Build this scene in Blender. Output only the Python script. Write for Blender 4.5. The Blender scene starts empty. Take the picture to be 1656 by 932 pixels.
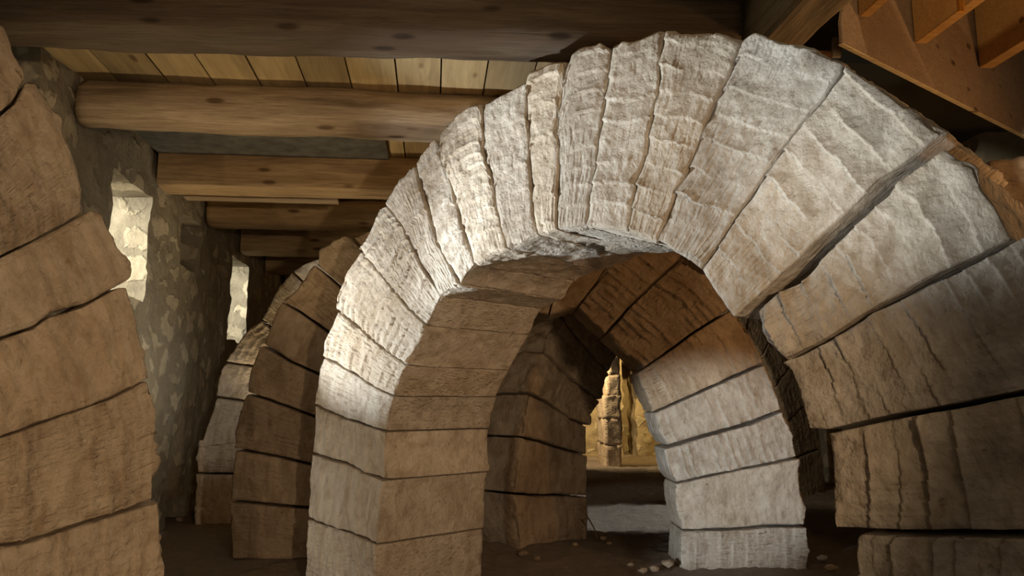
import bpy, math, random
import numpy as np
from mathutils import Vector
random.seed(7); rng = np.random.RandomState(11)
SC = bpy.context.scene
COL = SC.collection
# ------------------------------------------------------------------ camera maths
F = 1250.; W, H = 1656, 932; HZ = 655.
TILT = math.atan((HZ - H/2)/F); ct, st = math.cos(TILT), math.sin(TILT)
CZ = 1.0                                   # camera height above the floor datum
CAM = np.array([0., 0., CZ])
AX = np.array([-.102, .995, 0.])           # long axis of the cellar
AC = np.array([.995, .102, 0.])            # across it

def ray(p):
    p = np.atleast_2d(np.array(p, float))
    x = (p[:, 0]-W/2)/F; y = -(p[:, 1]-H/2)/F
    return np.stack([x, ct-st*y, st+ct*y], 1)

def at_z(p, z):
    d = ray([p])[0]; return CAM + d*((z-CZ)/d[2])
def at_y(p, y):
    d = ray([p])[0]; return CAM + d*(y/d[1])
def at_plane(p, o, n):
    d = ray([p])[0]; return CAM + d*(np.dot(np.array(o)-CAM, n)/np.dot(d, n))
def ac_al(P):
    return float(np.dot(P, AC)), float(np.dot(P, AX))
def room(a, l, z):                         # across, along, height -> world
    v = AC*a + AX*l; return np.array([v[0], v[1], z])

# ------------------------------------------------------------------ noise
def _h(ix, iy, iz, s):
    n = (ix*374761393 + iy*668265263 + iz*2147483647 + s*1274126177) & 0xffffffff
    n = ((n ^ (n >> 13))*1274126177) & 0xffffffff
    n = ((n ^ (n >> 16))*2246822519) & 0xffffffff
    return ((n ^ (n >> 15)) & 0xffffff)/float(0xffffff)
def vn(P, s=0):
    P = np.asarray(P, float); I = np.floor(P).astype(np.int64); f = P-I; f = f*f*(3-2*f)
    x, y, z = I[:, 0], I[:, 1], I[:, 2]; r = 0
    for dx in (0, 1):
        for dy in (0, 1):
            for dz in (0, 1):
                w = (f[:, 0] if dx else 1-f[:, 0])*(f[:, 1] if dy else 1-f[:, 1])*(f[:, 2] if dz else 1-f[:, 2])
                r = r + w*_h(x+dx, y+dy, z+dz, s)
    return r*2-1
def fbm(P, s=0, o=3, g=.5):
    r = 0; a = 1
    for k in range(o):
        r = r + a*vn(P*(2.03**k)+17.3*k, s+k*31); a *= g
    return r
def sc(P, a, b, c): return P*np.array([a, b, c])

# ------------------------------------------------------------------ mesh helpers
def link_mesh(name, V, Q, mat, parent=None, smooth=True, attr=None):
    me = bpy.data.meshes.new(name)
    V = np.asarray(V, np.float32); Q = np.asarray(Q, np.int32)
    k = Q.shape[1]
    me.vertices.add(len(V)); me.vertices.foreach_set('co', V.ravel())
    me.loops.add(Q.size); me.loops.foreach_set('vertex_index', Q.ravel())
    me.polygons.add(len(Q)); me.polygons.foreach_set('loop_start', np.arange(0, Q.size, k, dtype=np.int32))
    me.polygons.foreach_set('loop_total', np.full(len(Q), k, np.int32))
    me.polygons.foreach_set('use_smooth', np.full(len(Q), smooth))
    if attr is not None:
        a = me.attributes.new('pqw', 'FLOAT_VECTOR', 'POINT'); a.data.foreach_set('vector', np.asarray(attr, np.float32).ravel())
    me.update(calc_edges=True); me.validate()
    if mat: me.materials.append(mat)
    o = bpy.data.objects.new(name, me); COL.objects.link(o)
    if parent is not None: o.parent = parent
    return o
def empty(name, loc=(0, 0, 0)):
    o = bpy.data.objects.new(name, None); COL.objects.link(o); o.location = loc; o.empty_display_size = .1; return o
def tag(o, label, cat, group=None):
    o['label'] = label; o['category'] = cat
    if group: o['group'] = group
    return o

def lattice(n):
    """surface lattice of an (a,b,c) box grid: vertex ijk and quads"""
    a, b, c = n
    I, J, K = np.meshgrid(np.arange(a+1), np.arange(b+1), np.arange(c+1), indexing='ij')
    surf = (I == 0) | (I == a) | (J == 0) | (J == b) | (K == 0) | (K == c)
    idx = np.full(I.shape, -1, np.int64); idx[surf] = np.arange(surf.sum())
    ijk = np.stack([I[surf], J[surf], K[surf]], 1)
    qs = []
    def add(g, flip):
        q = np.stack([g[:-1, :-1], g[1:, :-1], g[1:, 1:], g[:-1, 1:]], -1).reshape(-1, 4)
        qs.append(q[:, ::-1] if flip else q)
    add(idx[0], True); add(idx[a], False)
    add(idx[:, 0], False); add(idx[:, b], True)
    add(idx[:, :, 0], True); add(idx[:, :, c], False)
    return ijk, np.concatenate(qs)

def resample(P, n):
    P = np.asarray(P, float)
    if len(P) == 1: return np.repeat(P, n, 0)
    L = np.r_[0, np.cumsum(np.hypot(*np.diff(P, axis=0).T))]
    t = np.linspace(0, L[-1], n)
    return np.stack([np.interp(t, L, P[:, 0]), np.interp(t, L, P[:, 1])], 1)

# ------------------------------------------------------------------ materials
def mat(name):
    m = bpy.data.materials.new(name); m.use_nodes = True; nt = m.node_tree
    return m, nt, nt.nodes['Principled BSDF']
def N(nt, t, **kw):
    n = nt.nodes.new(t)
    for k, v in kw.items():
        if k in n.inputs: n.inputs[k].default_value = v
        else: setattr(n, k, v)
    return n
def ramp(nt, fac, stops):
    r = nt.nodes.new('ShaderNodeValToRGB'); e = r.color_ramp.elements
    while len(e) > 1: e.remove(e[-1])
    for i, (p, c) in enumerate(stops):
        x = e[0] if i == 0 else e.new(p)
        x.position = p; x.color = (*c, 1) if len(c) == 3 else c
    nt.links.new(fac, r.inputs[0]); return r
def mix(nt, f, a, b, mode='MIX'):
    m = nt.nodes.new('ShaderNodeMix'); m.data_type = 'RGBA'; m.blend_type = mode
    for sock, v in ((m.inputs[0], f), (m.inputs[6], a), (m.inputs[7], b)):
        if hasattr(v, 'links'): nt.links.new(v, sock)
        else: sock.default_value = v if isinstance(v, (int, float)) else (*v, 1)
    return m.outputs[2]
def noise(nt, vec, scale, detail=4, rough=.55, stretch=None, dist=0):
    v = vec
    if stretch:
        mp = nt.nodes.new('ShaderNodeMapping'); mp.inputs['Scale'].default_value = stretch
        nt.links.new(vec, mp.inputs[0]); v = mp.outputs[0]
    n = N(nt, 'ShaderNodeTexNoise'); n.inputs['Scale'].default_value = scale; n.inputs['Detail'].default_value = detail
    n.inputs['Roughness'].default_value = rough; n.inputs['Distortion'].default_value = dist
    nt.links.new(v, n.inputs['Vector']); return n.outputs['Fac']
def bump(nt, h, s, d, nrm=None):
    b = nt.nodes.new('ShaderNodeBump'); b.inputs['Strength'].default_value = s; b.inputs['Distance'].default_value = d
    nt.links.new(h, b.inputs['Height'])
    if nrm: nt.links.new(nrm, b.inputs['Normal'])
    return b.outputs[0]

def stone_mat(name, base, light, stain, stain_amt=.6, bstr=.8, streak=.25):
    m, nt, bs = mat(name)
    at = nt.nodes.new('ShaderNodeAttribute'); at.attribute_name = 'pqw'
    tc = nt.nodes.new('ShaderNodeTexCoord'); oi = nt.nodes.new('ShaderNodeObjectInfo')
    ob = tc.outputs['Object']
    n1 = noise(nt, ob, 2.3, 5, .6); n2 = noise(nt, ob, 9, 6, .65); n3 = noise(nt, ob, 42, 4, .6)
    c = ramp(nt, n2, [(.3, base), (.68, light)]).outputs[0]
    s1 = ramp(nt, n1, [(.47, (0, 0, 0)), (.68, (stain_amt,)*3)]).outputs[0]
    sx = nt.nodes.new('ShaderNodeSeparateColor'); nt.links.new(s1, sx.inputs[0])
    c = mix(nt, sx.outputs[0], c, stain)
    sk = ramp(nt, noise(nt, at.outputs['Vector'], 1, 5, .62, (16, 6, 9), 1.0), [(.36, (1-streak, 1-streak*1.15, 1-streak*1.35)), (.56, (1, 1, 1))]).outputs[0]
    c = mix(nt, 1., c, sk, 'MULTIPLY')
    pit = ramp(nt, n3, [(.24, (.55, .5, .45)), (.36, (1, 1, 1))]).outputs[0]
    c = mix(nt, 1., c, pit, 'MULTIPLY')
    v = ramp(nt, oi.outputs['Random'], [(0, (.86, .84, .82)), (.5, (1, .99, .97)), (1, (1.0, .95, .88))]).outputs[0]
    c = mix(nt, 1., c, v, 'MULTIPLY')
    nt.links.new(c, bs.inputs['Base Color'])
    bs.inputs['Roughness'].default_value = .93; bs.inputs['Specular IOR Level'].default_value = .2
    stroke = noise(nt, at.outputs['Vector'], 1, 4, .6, (12, 60, 60), .5)
    rid = N(nt, 'ShaderNodeTexNoise'); rid.noise_type = 'RIDGED_MULTIFRACTAL'; rid.inputs['Scale'].default_value = 1; rid.inputs['Detail'].default_value = 5; rid.inputs['Roughness'].default_value = .6
    rmp = nt.nodes.new('ShaderNodeMapping'); rmp.inputs['Scale'].default_value = (13, 34, 34); nt.links.new(at.outputs['Vector'], rmp.inputs[0]); nt.links.new(rmp.outputs[0], rid.inputs['Vector'])
    grain = noise(nt, ob, 110, 5, .7)
    lump = noise(nt, ob, 28, 4, .6)
    b = bump(nt, lump, .8*bstr, .022); b = bump(nt, rid.outputs['Fac'], .75*bstr, .015, b); b = bump(nt, stroke, .8*bstr, .014, b); b = bump(nt, grain, .8*bstr, .005, b)
    nt.links.new(b, bs.inputs['Normal'])
    return m
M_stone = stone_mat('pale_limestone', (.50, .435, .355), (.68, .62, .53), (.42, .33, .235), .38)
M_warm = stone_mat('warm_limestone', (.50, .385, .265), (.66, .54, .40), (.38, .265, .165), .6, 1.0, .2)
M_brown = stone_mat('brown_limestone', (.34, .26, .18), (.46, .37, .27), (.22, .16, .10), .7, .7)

def rubble_mat(name, mortar, stones, scale=4.2, thr=.16):
    m, nt, bs = mat(name)
    tc = nt.nodes.new('ShaderNodeTexCoord'); ob = tc.outputs['Object']
    mp = nt.nodes.new('ShaderNodeMapping'); mp.inputs['Scale'].default_value = (1, 1, 1.35)
    wob = nt.nodes.new('ShaderNodeTexNoise'); wob.inputs['Scale'].default_value = 5; wob.inputs['Detail'].default_value = 4
    nt.links.new(ob, wob.inputs['Vector'])
    ad = nt.nodes.new('ShaderNodeVectorMath'); ad.operation = 'MULTIPLY_ADD'
    nt.links.new(wob.outputs['Color'], ad.inputs[0]); ad.inputs[1].default_value = (.3, .3, .3); nt.links.new(ob, ad.inputs[2])
    nt.links.new(ad.outputs[0], mp.inputs[0])
    vo = nt.nodes.new('ShaderNodeTexVoronoi'); vo.feature = 'DISTANCE_TO_EDGE'; vo.inputs['Scale'].default_value = scale
    vc = nt.nodes.new('ShaderNodeTexVoronoi'); vc.inputs['Scale'].default_value = scale
    nt.links.new(mp.outputs[0], vo.inputs['Vector']); nt.links.new(mp.outputs[0], vc.inputs['Vector'])
    n2 = noise(nt, ob, 14, 6, .65); n1 = noise(nt, ob, 3, 4, .6)
    ma = nt.nodes.new('ShaderNodeMath'); ma.operation = 'MULTIPLY_ADD'; nt.links.new(n1, ma.inputs[0]); ma.inputs[1].default_value = -.55
    nt.links.new(vo.outputs['Distance'], ma.inputs[2])
    mask = ramp(nt, ma.outputs[0], [(0, (0, 0, 0)), (.01, (0, 0, 0)), (.09, (1, 1, 1))])
    # shift into range: edge distance - noise + const
    ma2 = nt.nodes.new('ShaderNodeMath'); ma2.operation = 'ADD'; nt.links.new(ma.outputs[0], ma2.inputs[0]); ma2.inputs[1].default_value = .27-thr
    nt.links.new(ma2.outputs[0], mask.inputs[0])
    mort = ramp(nt, n2, [(.3, tuple(x*.72 for x in mortar)), (.7, mortar)]).outputs[0]
    ston = ramp(nt, n2, [(.25, tuple(x*.7 for x in stones)), (.7, stones)]).outputs[0]
    hv = nt.nodes.new('ShaderNodeHueSaturation'); nt.links.new(ston, hv.inputs['Color'])
    sv = nt.nodes.new('ShaderNodeSeparateColor'); nt.links.new(vc.outputs['Color'], sv.inputs[0])
    mr = nt.nodes.new('ShaderNodeMapRange'); nt.links.new(sv.outputs[0], mr.inputs[0]); mr.inputs[3].default_value = .65; mr.inputs[4].default_value = 1.15
    nt.links.new(mr.outputs[0], hv.inputs['Value'])
    c = mix(nt, mask.outputs[0], mort, hv.outputs[0]); nt.links.new(c, bs.inputs['Base Color'])
    bs.inputs['Roughness'].default_value = .95; bs.inputs['Specular IOR Level'].default_value = .15
    b = bump(nt, mask.outputs[0], .5, .025); b = bump(nt, n2, .8, .02, b); b = bump(nt, noise(nt, ob, 60, 5, .7), .5, .006, b)
    nt.links.new(b, bs.inputs['Normal']); return m
M_wall = rubble_mat('rubble_masonry', (.31, .27, .195), (.53, .46, .33), 3.4, .15)
M_wallb = rubble_mat('rubble_masonry_back', (.42, .33, .20), (.62, .52, .34), 3.2, .2)

def wood_mat(name, a, b, dark, knots=True, gloss=.6, axis=AC, bs_=.5):
    m, nt, bs = mat(name)
    tc = nt.nodes.new('ShaderNodeTexCoord'); ob = tc.outputs['Object']; oi = nt.nodes.new('ShaderNodeObjectInfo')
    g = noise(nt, ob, 1, 5, .6, (1.5, 26, 26), .5); g2 = noise(nt, ob, 1, 4, .6, (.8, 5, 5), .8)
    c = ramp(nt, g, [(.3, a), (.7, b)]).outputs[0]
    gf = noise(nt, ob, 1, 6, .7, (5, 110, 110), .3); c = mix(nt, 1., c, ramp(nt, gf, [(.35, (.68, .64, .6)), (.55, (1, 1, 1))]).outputs[0], 'MULTIPLY')
    d = ramp(nt, g2, [(.5, (0, 0, 0)), (.68, (.85,)*3)]).outputs[0]
    sx = nt.nodes.new('ShaderNodeSeparateColor'); nt.links.new(d, sx.inputs[0]); c = mix(nt, sx.outputs[0], c, dark)
    mp = nt.nodes.new('ShaderNodeMapping'); mp.inputs['Scale'].default_value = (1.3, 4, 4); nt.links.new(ob, mp.inputs[0])
    vo = nt.nodes.new('ShaderNodeTexVoronoi'); vo.inputs['Scale'].default_value = 2.0; nt.links.new(mp.outputs[0], vo.inputs['Vector'])
    k = ramp(nt, vo.outputs['Distance'], [(.0, (.2, .15, .12)), (.10, (.35, .28, .22)), (.17, (1, 1, 1))]).outputs[0]
    c = mix(nt, .9, c, k, 'MULTIPLY'); nt.links.new(c, bs.inputs['Base Color'])
    bs.inputs['Roughness'].default_value = gloss; bs.inputs['Specular IOR Level'].default_value = .3
    bb = bump(nt, g, bs_, .014); bb = bump(nt, g2, .4, .02, bb); bb = bump(nt, gf, bs_, .005, bb); nt.links.new(bb, bs.inputs['Normal']); return m
M_beam_dark = wood_mat('dark_beam_wood', (.085, .06, .04), (.15, .11, .07), (.085, .05, .03))
M_beam = wood_mat('beam_wood', (.30, .215, .135), (.50, .39, .26), (.13, .085, .05))
M_pine = wood_mat('pine_wood', (.40, .275, .14), (.58, .42, .23), (.20, .125, .07))
M_olive = wood_mat('weathered_wood', (.30, .26, .18), (.40, .34, .24), (.18, .15, .10))
M_board = wood_mat('joinery_board', (.50, .30, .11), (.58, .36, .14), (.42, .25, .1), True, .55, bs_=.15)
M_ply = wood_mat('sheet_board', (.27, .20, .14), (.33, .25, .18), (.23, .17, .12), bs_=.1)
M_red = wood_mat('reddish_board', (.20, .11, .06), (.27, .15, .09), (.12, .07, .04))
M_edge = wood_mat('pale_edge', (.62, .52, .32), (.7, .6, .4), (.5, .4, .25), bs_=.1)
def simple(name, col, rough=.8, bs_=.5, scale=30, var=.25):
    m, nt, bs = mat(name); tc = nt.nodes.new('ShaderNodeTexCoord')
    n = noise(nt, tc.outputs['Object'], scale, 5, .6)
    c = ramp(nt, n, [(.3, tuple(x*(1-var) for x in col)), (.7, col)]).outputs[0]
    nt.links.new(c, bs.inputs['Base Color']); bs.inputs['Roughness'].default_value = rough
    nt.links.new(bump(nt, n, bs_, .02), bs.inputs['Normal']); return m
M_plaster = simple('grey_plaster', (.13, .125, .11), .95, .8, 9, .6)
M_steel = simple('dull_steel', (.33, .31, .29), .45, .2)
M_orange = simple('orange_tag', (.9, .36, .03), .5, .1)
M_twig = simple('twig', (.20, .14, .08), .9, .3)

# ceiling planks: colour changes from plank to plank
def plank_mat():
    m, nt, bs = mat('ceiling_planks')
    at = nt.nodes.new('ShaderNodeAttribute'); at.attribute_name = 'pqw'
    sp = nt.nodes.new('ShaderNodeSeparateXYZ'); nt.links.new(at.outputs['Vector'], sp.inputs[0])
    g = noise(nt, at.outputs['Vector'], 1, 5, .6, (24, 1.4, 9), .6); g2 = noise(nt, at.outputs['Vector'], 1, 4, .6, (5, .9, 9), 1)
    c = ramp(nt, g, [(.3, (.36, .26, .13)), (.7, (.54, .41, .21))]).outputs[0]
    d = ramp(nt, g2, [(.55, (0, 0, 0)), (.8, (.7,)*3)]).outputs[0]
    sx = nt.nodes.new('ShaderNodeSeparateColor'); nt.links.new(d, sx.inputs[0]); c = mix(nt, sx.outputs[0], c, (.22, .15, .08))
    hv = nt.nodes.new('ShaderNodeHueSaturation'); nt.links.new(c, hv.inputs['Color']); nt.links.new(sp.outputs[2], hv.inputs['Value'])
    mp = nt.nodes.new('ShaderNodeMapping'); mp.inputs['Scale'].default_value = (4, 1.5, 9); nt.links.new(at.outputs['Vector'], mp.inputs[0])
    vo = nt.nodes.new('ShaderNodeTexVoronoi'); vo.inputs['Scale'].default_value = 1.2; nt.links.new(mp.outputs[0], vo.inputs['Vector'])
    k = ramp(nt, vo.outputs['Distance'], [(.0, (.3, .22, .18)), (.06, (.45, .36, .3)), (.11, (1, 1, 1))]).outputs[0]
    c = mix(nt, .9, hv.outputs[0], k, 'MULTIPLY')
    nt.links.new(c, bs.inputs['Base Color']); bs.inputs['Roughness'].default_value = .75
    nt.links.new(bump(nt, g, .4, .006), bs.inputs['Normal']); return m
M_plank = plank_mat()
def floor_mat():
    m, nt, bs = mat('earth_floor'); tc = nt.nodes.new('ShaderNodeTexCoord'); ob = tc.outputs['Object']
    n1 = noise(nt, ob, 1.3, 5, .6); n2 = noise(nt, ob, 11, 8, .7); n3 = noise(nt, ob, 45, 5, .7)
    c = ramp(nt, n2, [(.3, (.16, .11, .075)), (.55, (.25, .185, .13)), (.75, (.36, .29, .22))]).outputs[0]
    c = mix(nt, n1, c, (.30, .24, .18)); nt.links.new(c, bs.inputs['Base Color']); bs.inputs['Roughness'].default_value = .97
    b = bump(nt, n2, 1, .05); b = bump(nt, n3, .9, .015, b); nt.links.new(b, bs.inputs['Normal']); return m
M_floor = floor_mat()

# ------------------------------------------------------------------ arches
def profile_saw(p, q, seed, bw, amp, n_var=.35):
    """coarse chisel steps: lines run along q, a step every bw metres of p"""
    P = np.stack([p*0, q*3.2, q*0+seed], 1)
    pw = p + .016*fbm(np.stack([q*5, q*0, p*2+seed], 1), 5, 2)
    # irregular band limits
    k = np.floor(pw/bw); f = pw/bw-k
    jit = .35*(_h(k.astype(np.int64), k.astype(np.int64)*0, k.astype(np.int64)*0+3, seed)-.5)
    f = np.where(f > jit.clip(0), f, f+1-jit.clip(0))
    f = f-np.floor(f)
    a = vn(np.stack([k*3.7, q*5.5, q*0+seed], 1), 9)*.9+.55
    a = a.clip(0, 1.25)
    return amp*a*(.55*np.exp(-f*5.5)+.45*(1-f))

class Arch:
    def __init__(s, px, depth, a, Ri, Ro, T, root):
        d = ray([px])[0]; s.c = CAM + d*(depth/d[1]); s.a = a; s.Ri, s.Ro, s.T = Ri, Ro, T
        s.U = np.array([math.cos(a), math.sin(a), 0]); s.V = np.array([-math.sin(a), math.cos(a), 0]); s.root = root
        s.org = np.array(root.location)
    def px(s, pts):
        d = ray(pts); t = ((s.c-CAM) @ s.V)/(d @ s.V); P = CAM + d*t[:, None]-s.c
        return np.stack([P @ s.U, P[:, 2]], 1)
    def pol(s, r, th): return np.array([[r*math.cos(th), r*math.sin(th)]])
    def ext(s, J, r0=None, r1=None):
        """extend joint line (inner->outer, plane coordinates) to radius r0 at its start / r1 at its end"""
        J = np.asarray(J)
        def hit(o, d, r):
            A = d@d; B = 2*o@d; C = o@o-r*r; q = math.sqrt(max(0, B*B-4*A*C)); return [(-B-q)/2/A, (-B+q)/2/A]
        if r1 is not None:
            d = J[-1]-J[0]; t = max(hit(J[0], d, r1)); J = np.vstack([J, J[0]+d*t])
        if r0 is not None:
            d = J[-1]-J[0]; ts = hit(J[0], d, r0); t = max([x for x in ts if x < .75] or [ts[0]]); J = np.vstack([J[0]+d*t, J])
        return J
    def floorj(s, ui, uo, z=-.04):
        zz = z-s.c[2]; return np.array([[ui, zz], [uo, zz]])
    def block(s, ja, jb, inner=None, outer=None, material=None, step=.006, bw=.075, amp=.009, rough=.006, seed=None, gap=.0035,
              name='voussoir', stroke=.0016, iamp=.0055, chip=.010, wstep=None, T=None, label=None, dstep=None):
        T = T or s.T
        seed = seed if seed is not None else rng.randint(1, 9999)
        ja = np.asarray(ja); jb = np.asarray(jb)
        def arc(p, q, n=9):
            ra, rb = np.hypot(*p), np.hypot(*q); ta, tb = math.atan2(p[1], p[0]), math.atan2(q[1], q[0])
            if ta-tb > math.pi: tb += 2*math.pi
            if tb-ta > math.pi: ta += 2*math.pi
            t = np.linspace(0, 1, n)
            R = ra+(rb-ra)*t; A = ta+(tb-ta)*t; return np.stack([R*np.cos(A), R*np.sin(A)], 1)
        bi = arc(ja[0], jb[0]) if inner is None else np.vstack([ja[:1], np.asarray(inner).reshape(-1, 2), jb[:1]])
        bo = arc(ja[-1], jb[-1]) if outer is None else np.vstack([ja[-1:], np.asarray(outer).reshape(-1, 2), jb[-1:]])
        if abs(ja[0][1]-ja[-1][1]) < 1e-6 or abs(jb[0][1]-jb[-1][1]) < 1e-6:
            if inner is None: bi = np.vstack([ja[:1], jb[:1]])
            if outer is None: bo = np.vstack([ja[-1:], jb[-1:]])
        L = max(np.hypot(*(ja[-1]-ja[0])), np.hypot(*(jb[-1]-jb[0]))); Wd = max(np.hypot(*(bi[-1]-bi[0])), np.hypot(*(bo[-1]-bo[0])))
        na = int(np.clip(L/step, 10, 230)); nb = int(np.clip(Wd/step, 8, 190)); nc = int(np.clip(T/(dstep or step*2.2), 8, 70))
        JA, JB, BI, BO = resample(ja, na+1), resample(jb, na+1), resample(bi, nb+1), resample(bo, nb+1)
        S = np.linspace(0, 1, na+1)[:, None, None]; Q = np.linspace(0, 1, nb+1)[None, :, None]
        g = gap/max(Wd, .05)
        Qg = g+(1-2*g)*Q
        def samp(B, Qn): # resample along fraction
            x = Qn.ravel()*nb; i = np.clip(np.floor(x).astype(int), 0, nb-1); f = (x-i)[:, None]; return (B[i]*(1-f)+B[i+1]*f)[None]
        BIg, BOg = samp(BI, Qg), samp(BO, Qg)
        coons = (1-S)*BIg+S*BOg+(1-Qg)*JA[:, None]+Qg*JB[:, None]-((1-S)*(1-Qg)*ja[0]+(1-S)*Qg*jb[0]+S*(1-Qg)*ja[-1]+S*Qg*jb[-1])
        ijk, quads = lattice((na, nb, nc)); i, j, k = ijk.T
        P2 = coons[i, j]; w = k/nc*T
        wn = (k/nc)
        p = i/na*L; q = (j/nb-.5)*Wd
        P = s.c+P2[:, :1]*s.U+P2[:, 1:]*s.V*0+w[:, None]*s.V; P[:, 2] += P2[:, 1]
        # local directions
        e0 = P2.mean(0); rad = P2/np.maximum(np.hypot(*P2.T)[:, None], .05)
        R3 = rad[:, :1]*s.U; R3[:, 2] += rad[:, 1]
        mdir = (jb.mean(0)-ja.mean(0)); mdir /= np.hypot(*mdir)
        T3 = mdir[0]*s.U; T3 = T3+np.array([0, 0, mdir[1]])
        so = seed*3.17
        PN = P+so
        front = k == 0; back = k == nc; inn = i == 0; out = i == na; sa = j == 0; sb = j == nb
        lump = fbm(PN*7, seed, 3)*rough; lump2 = fbm(PN*26, seed+5, 3)*rough*.45
        hf = profile_saw(p, q, seed, bw, amp*1.35)
        big = fbm(PN*3, seed+8, 2)*rough*1.3
        strk = -np.abs(vn(np.stack([p*9+so, q*60, p*0+seed], 1), 4))*stroke*2
        ef = np.minimum(np.minimum(p, L-p), np.minimum(q+Wd/2, Wd/2-q))
        chipn = (fbm(PN*16, seed+3, 2)*.6+.6).clip(0, 1.6)
        ch = -chip*chipn*np.exp(-ef/.010)
        D = np.zeros_like(P)
        D[front] += (-(s.V))*((hf+strk+lump+lump2+big+ch)[front][:, None])
        D[back] += s.V*((lump+big+ch)[back][:, None])
        # intrados: parallel tool lines running round the curve, spaced in depth
        hi = profile_saw(w, q, seed+3, .042, iamp)
        ei = np.minimum(w, T-w); chi = -chip*.9*chipn*np.exp(-ei/.010)
        rr = (hi+lump+lump2+chi)
        D[inn] -= R3[inn]*rr[inn][:, None]
        ro = (lump*2.2+lump2*2+chi*1.5+big)
        D[out] += R3[out]*ro[out][:, None]
        # joint faces: slight wobble, a little recess near the front edge
        jr = (-.0015+lump*.25-.004*np.exp(-w/.012)*chipn)
        D[sa] -= T3*jr[sa][:, None]; D[sb] += T3*jr[sb][:, None]
        attr = np.stack([p+so, q+so*.5, w], 1)
        o = link_mesh(name, P+D-s.org, quads, material, s.root, True, attr)
        if label: o['label'] = label
        return o

def run_blocks(A, joints, inners=None, outers=None, mats=None, opts=None, **kw):
    """consecutive voussoirs between joints (plane coordinates)"""
    for n in range(len(joints)-1):
        ja = joints[n]; jb = joints[n+1]
        if isinstance(ja, tuple): ja = ja[1]
        if isinstance(jb, tuple): jb = jb[0]
        k = dict(kw)
        if opts and n in opts: k.update(opts[n])
        nm_ = 'springer_stone' if n in (0, len(joints)-2) else ('keystone' if n == kw.get('key', (len(joints)-1)//2) else 'voussoir')
        if 'key' in kw and n >= 14: k['step'] = .0044
        k.pop('key', None); k['name'] = nm_
        A.block(ja, jb, (inners or {}).get(n), (outers or {}).get(n), (mats or {}).get(n, kw.get('material')), **{x: v for x, v in k.items() if x != 'material'})

# ---- main arch (45 degrees to the view, near leg right)
rA = empty('stone_arch', (0.64, 3.2, 0)); tag(rA, 'largest arch in the middle, pale chiselled voussoirs in cool light, near leg at right', 'arch', 'dry-laid stone arches')
A = Arch((892.9, 817.8), 3.0, -.785, 1.0615, 1.781, .68, rA)
X = lambda *p: A.px(p)
J0 = X((610, 881), (572, 865), (540, 855), (515, 846), (497, 839))
J1 = X((622, 777), (590, 765), (560, 750), (530, 742), (504, 733))
J2 = X((624, 698), (590, 687), (552, 675), (530, 665), (508, 655))
J3 = X((638, 641), (609, 628), (580, 609), (541, 586), (523, 578))
J4 = X((659, 592), (630, 571), (604, 551), (580, 531), (546, 503))
J5 = X((692, 527), (679, 517), (662, 500), (631, 462), (602, 428), (581, 404))
J6 = X((712, 479), (699, 457), (677, 421), (650, 365), (625, 333))
J7 = X((745, 461), (733, 440), (720, 420), (706, 394), (690, 330), (670, 268))
J8 = X((768, 428), (755, 393), (743, 350), (730, 305), (713, 262), (709, 237))
J9 = X((820, 403), (810, 365), (802, 331), (793, 281), (782, 245), (781, 206), (781, 190))
J10 = X((868, 380), (862, 350), (856, 269), (855, 221), (851, 185), (852, 138))
J11 = X((899, 371), (901, 317), (903, 245), (903, 185), (908, 150), (914, 133))
J12 = X((948, 366), (955, 330), (957, 310), (965, 262), (966, 235), (977, 175), (985, 115), (987, 76))
J13 = X((1016, 377), (1021, 335), (1030, 286), (1042, 252), (1045, 247), (1055, 187), (1067, 146), (1066, 100), (1075, 52))
J14 = X((1061, 390), (1074, 361), (1084, 339), (1093, 308), (1110, 281), (1137, 214), (1154, 168), (1166, 153), (1185, 110), (1198, 70))
J15 = X((1134, 436), (1166, 393), (1197, 342), (1240, 280), (1285, 217), (1312, 181), (1331, 159), (1360, 116), (1365, 101))
J16a = X((1194, 513), (1256, 455), (1287, 426), (1331, 380), (1386, 332), (1425, 292), (1473, 260), (1525, 219))
J16b = X((1226, 502), (1256, 473), (1292, 455), (1316, 431), (1326, 417), (1377, 367), (1435, 313), (1449, 290), (1473, 275), (1507, 253), (1520, 244))
J17 = X((1271, 583), (1336, 550), (1411, 501), (1502, 452), (1558, 427), (1613, 401), (1638, 388))
J17b = A.ext(X((1271, 585), (1336, 553), (1411, 505), (1502, 457), (1558, 433), (1613, 404), (1638, 388)), None, A.Ro)
J18 = A.ext(X((1306, 695), (1338, 697), (1430, 675), (1548, 655), (1655, 634)), None, A.Ro)
J18b = A.ext(X((1336, 699), (1430, 678), (1548, 658), (1655, 637)), None, A.Ro)
J19 = A.ext(X((1354, 855), (1398, 858), (1484, 861), (1559, 861), (1655, 862)), None, A.Ro)
J19b = A.ext(X((1392, 862), (1484, 866), (1559, 866), (1655, 868)), None, A.Ro)
Jb = A.floorj(J0[0][0]-.0, J0[-1][0]-.02)
Jc = A.floorj(X((1381, 932))[0][0], A.Ro)
JS = [Jb, J0, J1, J2, J3, J4, J5, J6, J7, J8, J9, J10, J11, J12, J13, J14, J15, (J16a, J16b), (J17, J17b), (J18, J18b), (J19, J19b), Jc]
inn = {3: X((630, 665)), 8: X((755, 443)), 9: X((784, 418), (798, 411)), 10: X((842, 393)), 12: X((920, 370)), 13: X((958, 367), (992, 374)), 15: X((1108, 414)), 16: X((1149, 460), (1172, 488)),
       17: X((1232, 535), (1252, 562)), 18: X((1281, 605), (1291, 636), (1299, 670)), 19: X((1343, 742), (1352, 828)), 20: X((1383, 872))}
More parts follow.
